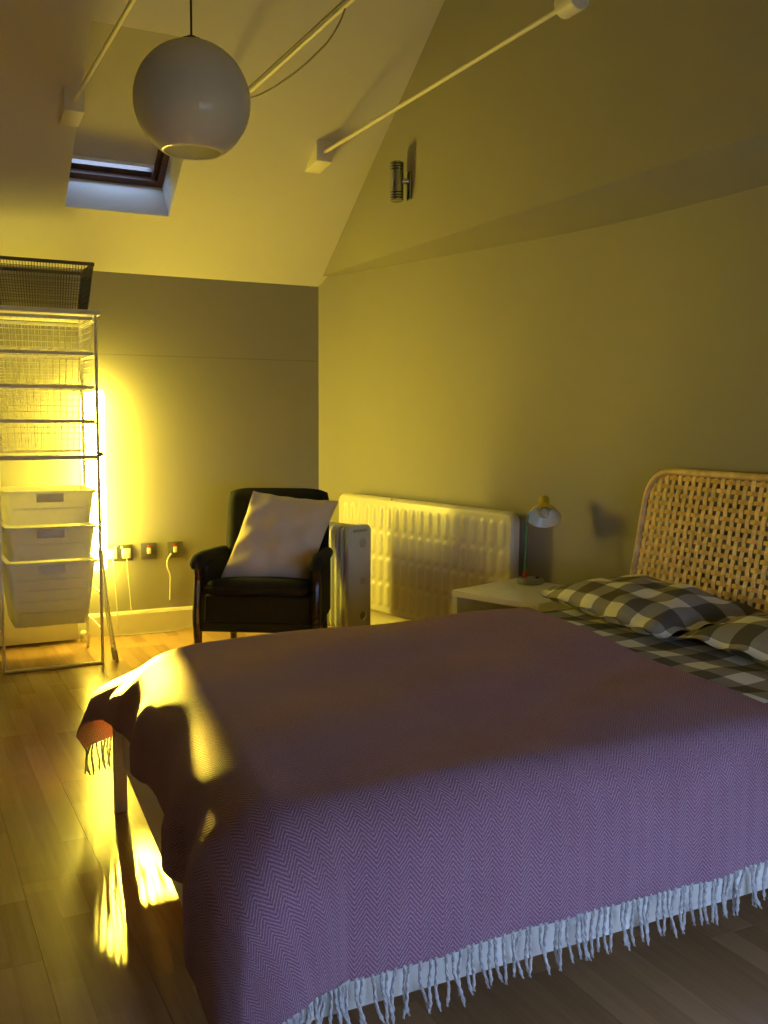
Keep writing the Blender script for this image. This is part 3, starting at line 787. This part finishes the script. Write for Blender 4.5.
# cushion propped in the armchair
def pillow_mesh(W, H, T, frill=0.0, nu=41, nv=41, sag=0.0, seed=0, uvo=(0, 0), wr=0.006, pinch=.06):
    rnd = random.Random(seed); ph = [rnd.uniform(0, 6.28) for _ in range(8)]
    mb = MB()
    for sgn in (1, -1):
        def fn(u, v):
            a, b = u * 2 - 1, v * 2 - 1
            # edges pull in between the corners
            x = a * W / 2 * (1 - pinch * (1 - b * b) * abs(a)); y = b * H / 2 * (1 - pinch * (1 - a * a) * abs(b))
            fx = (W / 2 - frill) / (W / 2); ia, ib = min(1, abs(a) / fx), min(1, abs(b) / fx)
            prof = max(0, 1 - ia ** 2.6) ** .55 * max(0, 1 - ib ** 2.6) ** .55
            z = sgn * T / 2 * prof
            wk = math.sin(9 * a + 5 * b + ph[0]) * .5 + math.sin(-6 * a + 11 * b + ph[1]) * .4 + math.sin(15 * a * b + ph[2]) * .4
            z += wr * wk * prof
            z += .006 * math.sin(14 * a + ph[3]) * (1 - prof) * abs(b) + .006 * math.sin(13 * b + ph[4]) * (1 - prof) * abs(a)
            z += sgn * .0006
            return (x, y, z)
        mb.grid(nu, nv, fn, lambda u, v: (u * W + uvo[0], v * H + uvo[1]))
    return mb
cu = tag(put('cushion', pillow_mesh(.45, .45, .15, seed=3, wr=.018, pinch=.05).mesh('cushion', 'cushion', smooth=True, angle=180)), 'dusty beige square cushion propped in the armchair', 'cushion')
# axes measured from the photograph's corners: top edge direction, side direction
cx_ = Vector((1.575, 4.21, .575))
rv, bk_, uz = Vector((.894, -.449, 0)), Vector((.449, .894, 0)), Vector((0, 0, 1))
ax_ = (rv * .395 - uz * .045 + bk_ * .02) / .45; ay_ = (rv * .148 + uz * .42 + bk_ * .14) / .45; az_ = ax_.cross(ay_).normalized()
cu.data.transform(Matrix(((ax_.x, ay_.x, az_.x, 0), (ax_.y, ay_.y, az_.y, 0), (ax_.z, ay_.z, az_.z, 0), (0, 0, 0, 1))))
cu.location = cx_

# ------------------------------------------------------------------ bed
def footx(y): return lerp(.468, .568, (y - 1.445) / (2.822 - 1.445))
YN, YFAR, XH = 1.445, 2.822, 2.50
bd = thing('bed', 'white low bed frame with a woven cane headboard', 'bed', (1.5, 2.13, 0))
def Bp(x, y): return (x - 1.5, y - 2.13)
def bprism(name, pts2, z0, z1, m='bedwhite', bevel=.003):
    return part(name, MB().prism([Bp(*p) for p in pts2], z0, z1), m, bd, bevel=bevel)
RT = .03; RZa, RZb = .132, .285
bprism('foot_rail', [(footx(YN), YN), (footx(YN) + RT, YN), (footx(YFAR) + RT, YFAR), (footx(YFAR), YFAR)], RZa, RZb)
bprism('side_rail', [(footx(YN) + RT + .001, YN), (XH, YN), (XH, YN + RT), (footx(YN) + RT + .003, YN + RT)], RZa, RZb)
bprism('side_rail', [(footx(YFAR) + RT - .001, YFAR - RT), (XH, YFAR - RT), (XH, YFAR), (footx(YFAR) + RT + .001, YFAR)], RZa, RZb)
bprism('head_rail', [(XH - RT, YN + RT + .001), (XH, YN + RT + .001), (XH, YFAR - RT - .001), (XH - RT, YFAR - RT - .001)], RZa, RZb)
LG = .034
for (lx, ly) in ((footx(YFAR) - .026, YFAR - .026), (footx(YN) + .045, YN + .002), (XH - LG, YN - .001), (XH - LG, YFAR - .033)):
    bprism('leg', [(lx, ly), (lx + LG, ly), (lx + LG, ly + LG), (lx, ly + LG)], 0, RZb - .004)
for i in range(12):
    x0 = .66 + i * .148
    bprism('slat', [(x0, YN + RT), (x0 + .07, YN + RT), (x0 + .07, YFAR - RT), (x0, YFAR - RT)], .185, .203, 'cane', .002)

# cane headboard, leaning back
HY0, HY1, HZ0, HZ1, HR = 1.375, 2.930, .20, .950, .13
def hx(z): return 2.492 + (z - .20) * .18
def H(y, z, d=0): return (hx(z) - 1.5 - d * .984, y - 2.13, z + d * .177)   # d: toward the room
pth = [(HY1, HZ0), (HY1, HZ1), (HY0, HZ1), (HY0, HZ0)]
pp_ = fillet([(a, b, 0) for a, b in pth], HR, 12)
pp_ = [p.to_tuple() for p in pp_]
hb = part('headboard', MB().tube([H(a, b) for a, b, _ in pp_], .013, 12), 'cane', bd, smooth=True, angle=180)
wrap = MB().bar(H(HY0, HZ0), H(HY1, HZ0), .03, .03)
part('bottom_bar', wrap, 'cane2', hb)
def span_z(y):      # vertical extent at y
    e = min(y - HY0, HY1 - y)
    if e >= HR: return HZ1
    return HZ1 - HR + math.sqrt(max(0, HR * HR - (HR - e) ** 2)) if e > 0 else HZ0
def span_e(z):
    e = HZ1 - z
    if e >= HR: return 0
    return HR - math.sqrt(max(0, HR * HR - (HR - e) ** 2))
SPY, SPZ = .0352, .0318
nyv = int((HY1 - HY0 - .04) / SPY); nzv = int((HZ1 - HZ0 - .03) / SPZ)
yv = [HY0 + .03 + (HY1 - HY0 - .06) * i / nyv for i in range(nyv + 1)]
zv = [HZ0 + .03 + (HZ1 - HZ0 - .055) * i / nzv for i in range(nzv + 1)]
def ribbon(pts_, wvec, thick, nvec):
    mb = MB(); o = []
    for p in pts_:
        p = Vector(p)
        for sw, sn in ((-1, -1), (1, -1), (1, 1), (-1, 1)):
            o.append(p + wvec * (sw / 2) + nvec * (sn * thick / 2))
    k = len(pts_); fs = [(0, 1, 2, 3), tuple(4 * (k - 1) + i for i in (3, 2, 1, 0))]
    for i in range(k - 1):
        for j in range(4): fs.append((4 * i + j, 4 * i + (j + 1) % 4, 4 * i + 4 + (j + 1) % 4, 4 * i + 4 + j))
    return mb.add(o, fs)
nv_ = Vector((-.984, 0, .177)); zdir = Vector((.177, 0, .984))
AMP = .0024
for i, y in enumerate(yv):
    top = span_z(y) - .004
    p_ = [H(y, HZ0, 0)]
    wob = random.uniform(-.0015, .0015)
    for j, z in enumerate(zv):
        if z > top: break
        p_.append(H(y + wob, z, AMP * (1 if (i + j) % 2 else -1)))
        zm = z + SPZ / 2
        if zm < top: p_.append(H(y + wob, zm, 0))
    p_.append(H(y, top, 0.006))
    if len(p_) > 3: part('cane_strand', ribbon(p_, Vector((0, random.uniform(.0170, .0190), 0)), .0026, nv_), 'cane', hb)
for j, z in enumerate(zv):
    e = span_e(z) + .004; p_ = [H(HY0 + e, z, 0)]
    for i, y in enumerate(yv):
        if y < HY0 + e or y > HY1 - e: continue
        p_.append(H(y, z, AMP * (-1 if (i + j) % 2 else 1)))
        ym = y + SPY / 2
        if ym < HY1 - e: p_.append(H(ym, z, 0))
    p_.append(H(HY1 - e, z, 0))
    part('cane_strand', ribbon(p_, zdir * random.uniform(.0150, .0168), .0026, nv_), 'cane2', hb)

# mattress and gingham sheet
MT = .474
mp_ = [(footx(YN) + RT + .075, YN + .045), (XH - .02, YN + .045), (XH - .02, YFAR - .045), (footx(YFAR) + RT + .055, YFAR - .045)]
tag(part('mattress', MB().prism(mp_, .205, MT - .006), 'mattress', None, bevel=.085, seg=6), 'thick mattress lying on the slats under the gingham sheet', 'mattress')
def sheet_pt(u, v):
    # v across (far to near), u from under the blanket to the head
    x = lerp(1.62, XH - .005, u)
    t_ = lerp(-.16, (YFAR - YN) - .05 + .16, v)
    y0, y1 = YN + .075, YFAR - .075; Rr = .05
    wdt = y1 - y0; s_ = t_ - .075 + .05
    z = MT + .004 + .0022 * math.sin(x * 31 + t_ * 9) + .002 * math.sin(t_ * 27 + x * 12)
    if s_ < 0:
        a = -s_; th = min(a / Rr, PI / 2); y = y0 - Rr * math.sin(th); z = z - Rr * (1 - math.cos(th)) - max(0, a - Rr * PI / 2)
    elif s_ > wdt:
        a = s_ - wdt; th = min(a / Rr, PI / 2); y = y1 + Rr * math.sin(th); z = z - Rr * (1 - math.cos(th)) - max(0, a - Rr * PI / 2)
    else: y = y0 + s_
    return (x, y, z)
tag(part('gingham_sheet', MB().grid(60, 120, sheet_pt, lambda u, v: (lerp(1.62, 2.5, u) + .01, lerp(-.16, 1.487, v) + .03)), 'gingham', None, smooth=True, angle=180), 'grey and white gingham sheet over the head end of the bed', 'sheet')

# ------------------------------------------------------------------ purple herringbone blanket
BT = .495
BHX = lambda y: 1.781 + (1.926 - 1.781) * ((y - 1.572) / (2.751 - 1.572)) if y < 2.75 else 1.926
AF, AN, AC = .275, .350, .31           # overhang at foot, near side, far side
R1, R2 = .125, .105
def blanket_pt(s, t_):
    """s: distance from head edge toward foot (flat cloth), t_: from near hem to far hem"""
    y0 = YN - .022 + R2; y1 = YFAR + .022 - R1     # bend lines
    yt = y0 - AN + t_                               # flat y
    b = max(0, y0 - yt); c = max(0, yt - y1)
    yc = min(max(yt, y0), y1)
    xf = footx(yc) - .016 + R1
    xh = BHX(yc)
    xt = xh - s
    a = max(0, xf - xt)
    xc = max(xt, xf)
    # bulge of duvet-like softness on top
    z = BT + .004 * math.sin(xt * 9 + yt * 4) + .003 * math.sin(yt * 13 - xt * 5)
    z += .010 * math.exp(-((yt - 2.55) / .25) ** 2) * smooth01((xt - .8) / .4)
    x, y = xc, yc
    o = c if c > 0 else b
    sy = 1 if c > 0 else -1
    far = yt > (y0 + y1) / 2
    Rc = .15 if far else .07
    ca = xf + Rc - xt; co = (yt - (y1 - Rc)) if far else ((y0 + Rc) - yt)
    rounded = ca > 0 and co > 0
    if rounded:
        q = math.hypot(ca, co); d = q - Rc
        if d <= 0: x, y = xt, yt
    if (rounded and d > 0) or (not rounded and (a > 0 or o > 0)):
        if rounded:
            sy = 1 if far else -1
            ux, uy = -ca / q, sy * co / q
            x = xf + Rc + ux * Rc; y = (y1 - Rc if far else y0 + Rc) + uy * Rc
            a, o = max(a, 0), max(o, 0)
        else:
            d = math.hypot(a, o); ux, uy = -a / d, sy * o / d
        R_ = R1 if (far or o == 0) else lerp(R1, R2, o / max(d, 1e-6) if o < d else 1)
        th = min(d / R_, PI / 2); h = R_ * math.sin(th); dr = R_ * (1 - math.cos(th)) + max(0, d - R_ * PI / 2)
        mn = min(a, o)
        flare = (.62 if far else .16) * mn
        cnr = 2 * abs(ux * uy)
        push = (.115 if far else .035) * cnr * smooth01((dr - .05) / .12)
        hang = max(0, d - R_ * .9)
        # folds down the foot end
        wob = 0.0
        if a > 0:
            wy = math.exp(-((yc - 1.60) / .085) ** 2) * .034 - math.exp(-((yc - 1.74) / .055) ** 2) * .030 + math.exp(-((yc - 1.86) / .07) ** 2) * .028 - math.exp(-((yc - 2.02) / .07) ** 2) * .008 + math.exp(-((yc - 2.36) / .06) ** 2) * .020 - math.exp(-((yc - 2.20) / .06) ** 2) * .004 + math.exp(-((yc - 2.58) / .05) ** 2) * .012
            wob += wy * 1.25 * min(1, hang / .12) * min(1, a / d)
        if o > 0:
            wob += (.0065 * math.sin(xt * 17 + 1) + .004 * math.sin(xt * 31)) * min(1, hang / .15) * min(1, o / d)
        x += ux * (h + push + max(0, wob)); y += uy * (h + push + max(0, wob))
        x -= flare * (.62 if far else .7); y += flare * (.35 if far else -.7)
        if a > 0 and o == 0: x += min(0, wob) * ux * .2
        z -= dr * (1 - (.12 if mn > 0 else 0) * min(1, mn / .2))
    return Vector((x, y, z))
WT_ = AN + AC + (YFAR + .022 - R1) - (YN - .022 + R2)
def slen(t_):       # the hem at the foot wanders
    y0 = YN - .022 + R2; yt = y0 - AN + t_
    yc = min(max(yt, y0), YFAR + .022 - R1)
    hz = HEM[0][1]
    for (ya, za), (yb_, zb) in zip(HEM, HEM[1:]):
        if ya <= yc <= yb_: hz = lerp(za, zb, (yc - ya) / (yb_ - ya))
    if yc > HEM[-1][0]: hz = HEM[-1][1]
    af = BT - hz - R1 + R1 * PI / 2
    return BHX(yc) - (footx(yc) - .016 + R1) + af
HEM = [(1.45, .15), (1.6, .205), (1.7, .225), (1.83, .25), (2.0, .29), (2.13, .295), (2.3, .27), (2.45, .29), (2.6, .305), (2.72, .335), (2.85, .325)]
def bfn(u, v): t_ = v * WT_; return blanket_pt(u * slen(t_), t_)
bl = part('blanket', MB().grid(220, 200, bfn, lambda u, v: (u * slen(v * WT_), v * WT_)), 'blanket', None, smooth=True, angle=180)
tag(bl, 'purple herringbone wool blanket with pale fringe spread over the bed', 'blanket')
sol = bl.modifiers.new('thickness', 'SOLIDIFY'); sol.thickness = .004; sol.offset = 1
# fringe tassels along both hems
tass = []
for q in range(4):
    rq = random.Random(q)
    L = (.095, .088, .10, .092)[q]
    m_ = MB()
    bx = rq.uniform(-.010, .010)
    for k in (-1, 1):
        p_ = [(k * .0018 * math.cos(w_ * 2.2), k * .0022 * math.sin(w_ * 2.2) , 0) for w_ in range(9)]
        p_ = [(a_ + bx * (i / 8) ** 2 + .002 * math.sin(i * .9 + q), b_ + .004 * math.sin(i / 8 * 3), -L * i / 8) for i, (a_, b_, _) in enumerate(p_)]
        m_.tube(p_, [.0024] * 8 + [.0012], 5)
    tass.append(m_.mesh('tassel', 'tassel', smooth=True, angle=180))
n_t = 100
for i in range(n_t):
    u = (i + .5 + random.uniform(-.3, .3)) / n_t
    p = bfn(u, 0.0)
    o = put('tassel', tass[i % 4], bl, (p.x, p.y - .001, p.z + .004), (random.uniform(-.12, .03), random.uniform(-.16, .16), random.uniform(-.5, .5)))
for i in range(44):
    u = 1 - (i + .5) / 130
    p = bfn(u, 1.0)
    put('tassel', tass[i % 4], bl, (p.x, p.y, p.z + .004), (random.uniform(-.03, .1), random.uniform(-.12, .12), random.uniform(-.5, .5)))

# ------------------------------------------------------------------ pillows
def pillow(name, c, yaw, tilt, W, H_, T, label, seed, uvo):
    o = tag(put(name, pillow_mesh(W, H_, T, frill=.035, nu=61, nv=45, seed=seed, uvo=uvo, wr=.009, pinch=.03).mesh(name, 'gingham', smooth=True, angle=180)), label, 'pillow', 'gingham pillows')
    o.location = c; o.rotation_euler = (tilt, 0, yaw)
    return o
# local x runs along the bed width (world -y), local y towards the head
pillow('pillow', (2.225, 2.50, .535), math.radians(-97), math.radians(5), .76, .42, .12, 'gingham pillow at the far side of the bed by the bedside lamp', 11, (.01, .02))
pillow('pillow', (2.225, 1.77, .538), math.radians(-93), math.radians(5), .72, .42, .125, 'gingham pillow at the near side of the bed, cut by the picture edge', 5, (.035, .05))

# ------------------------------------------------------------------ bedside table
bs = thing('bedside_table', 'white glossy open-fronted bedside table', 'table', (2.291, 3.264, 0), math.radians(19))
# local: x depth (front at -x), y width
D2, W2, TH_ = .215, .215, .026
part('top', MB().box((-D2, -W2, .45 - TH_), (D2, W2, .45)), 'white', bs, bevel=.002)
part('bottom', MB().box((-D2, -W2, .06), (D2, W2, .06 + TH_)), 'white', bs, bevel=.002)
for s in (-1, 1):
    part('side', MB().box((-D2, s * W2 - (TH_ if s > 0 else 0), .06 + TH_), (D2, s * W2 + (0 if s > 0 else TH_), .45 - TH_)), 'white', bs, bevel=.002)
part('back', MB().box((D2 - .012, -W2 + TH_, .06 + TH_), (D2, W2 - TH_, .45 - TH_)), 'white', bs)
part('shelf', MB().box((-D2 + .01, -W2 + TH_, .25), (D2 - .012, W2 - TH_, .265)), 'white', bs)
for sx in (-1, 1):
    for sy in (-1, 1):
        part('foot', MB().lathe([(0, 0), (.017, 0), (.02, .06), (0, .06)], (sx * (D2 - .04), sy * (W2 - .04), 0), n=16), 'white', bs, smooth=True)

# ------------------------------------------------------------------ bedside lamp
LB = Vector((2.405, 3.40, .45))
lm = thing('desk_lamp', 'small desk lamp with yellow shade and green stem on the bedside table', 'lamp', LB)
part('base', MB().lathe([(0, 0), (.054, 0), (.057, .004), (.057, .016), (.053, .022), (.02, .026), (0, .027)], n=36), 'lampbase', lm, smooth=True)
part('switch', MB().lathe([(0, .006), (.008, .006), (.009, 0), (0, 0)], (.015, -.03, .025), n=16), 'black', lm, smooth=True)
st0 = Vector((-.022, .014, .03)); 
part('joint', MB().tube([(-.022, .014, .018), (-.0215, .0135, .05)], [.010, .008], 12), 'red', lm, smooth=True)
axs = Vector((-.365, -.52, -.70)).normalized()
sc0 = Vector((.054, -.015, .280))        # centre of the shade opening
apex = sc0 - axs * .075
lft = Vector((-.894, .449, 0))
part('stem', MB().tube([(-.022, .014, .045), (-.017, .018, .14), sc0 - axs * .008 + (lft - axs * lft.dot(axs)).normalized() * .068], .0042, 10), 'green', lm, smooth=True)
sh_ = part('shade', MB().lathe([(.0, -.030), (.018, -.030), (.022, -.024), (.022, .012), (.035, .022), (.055, .045), (.073, .075), (.0735, .0765), (.0725, .076)], apex, axs, 36), 'yellow', lm, smooth=True, angle=60)
part('shade_lining', MB().lathe([(.0725, .076), (.0535, .046), (.033, .024), (.0, .022)], apex, axs, 36), 'shadein', sh_, smooth=True)
part('bulb', MB().lathe([(.010, .022), (.012, .034), (.020, .048), (.021, .056), (.016, .066), (.006, .071), (0, .072)], apex, axs, 20), 'opal', sh_, smooth=True)
part('bulb_collar', MB().lathe([(.0125, .021), (.0125, .034), (.010, .035)], apex, axs, 20), 'black', sh_, smooth=True)
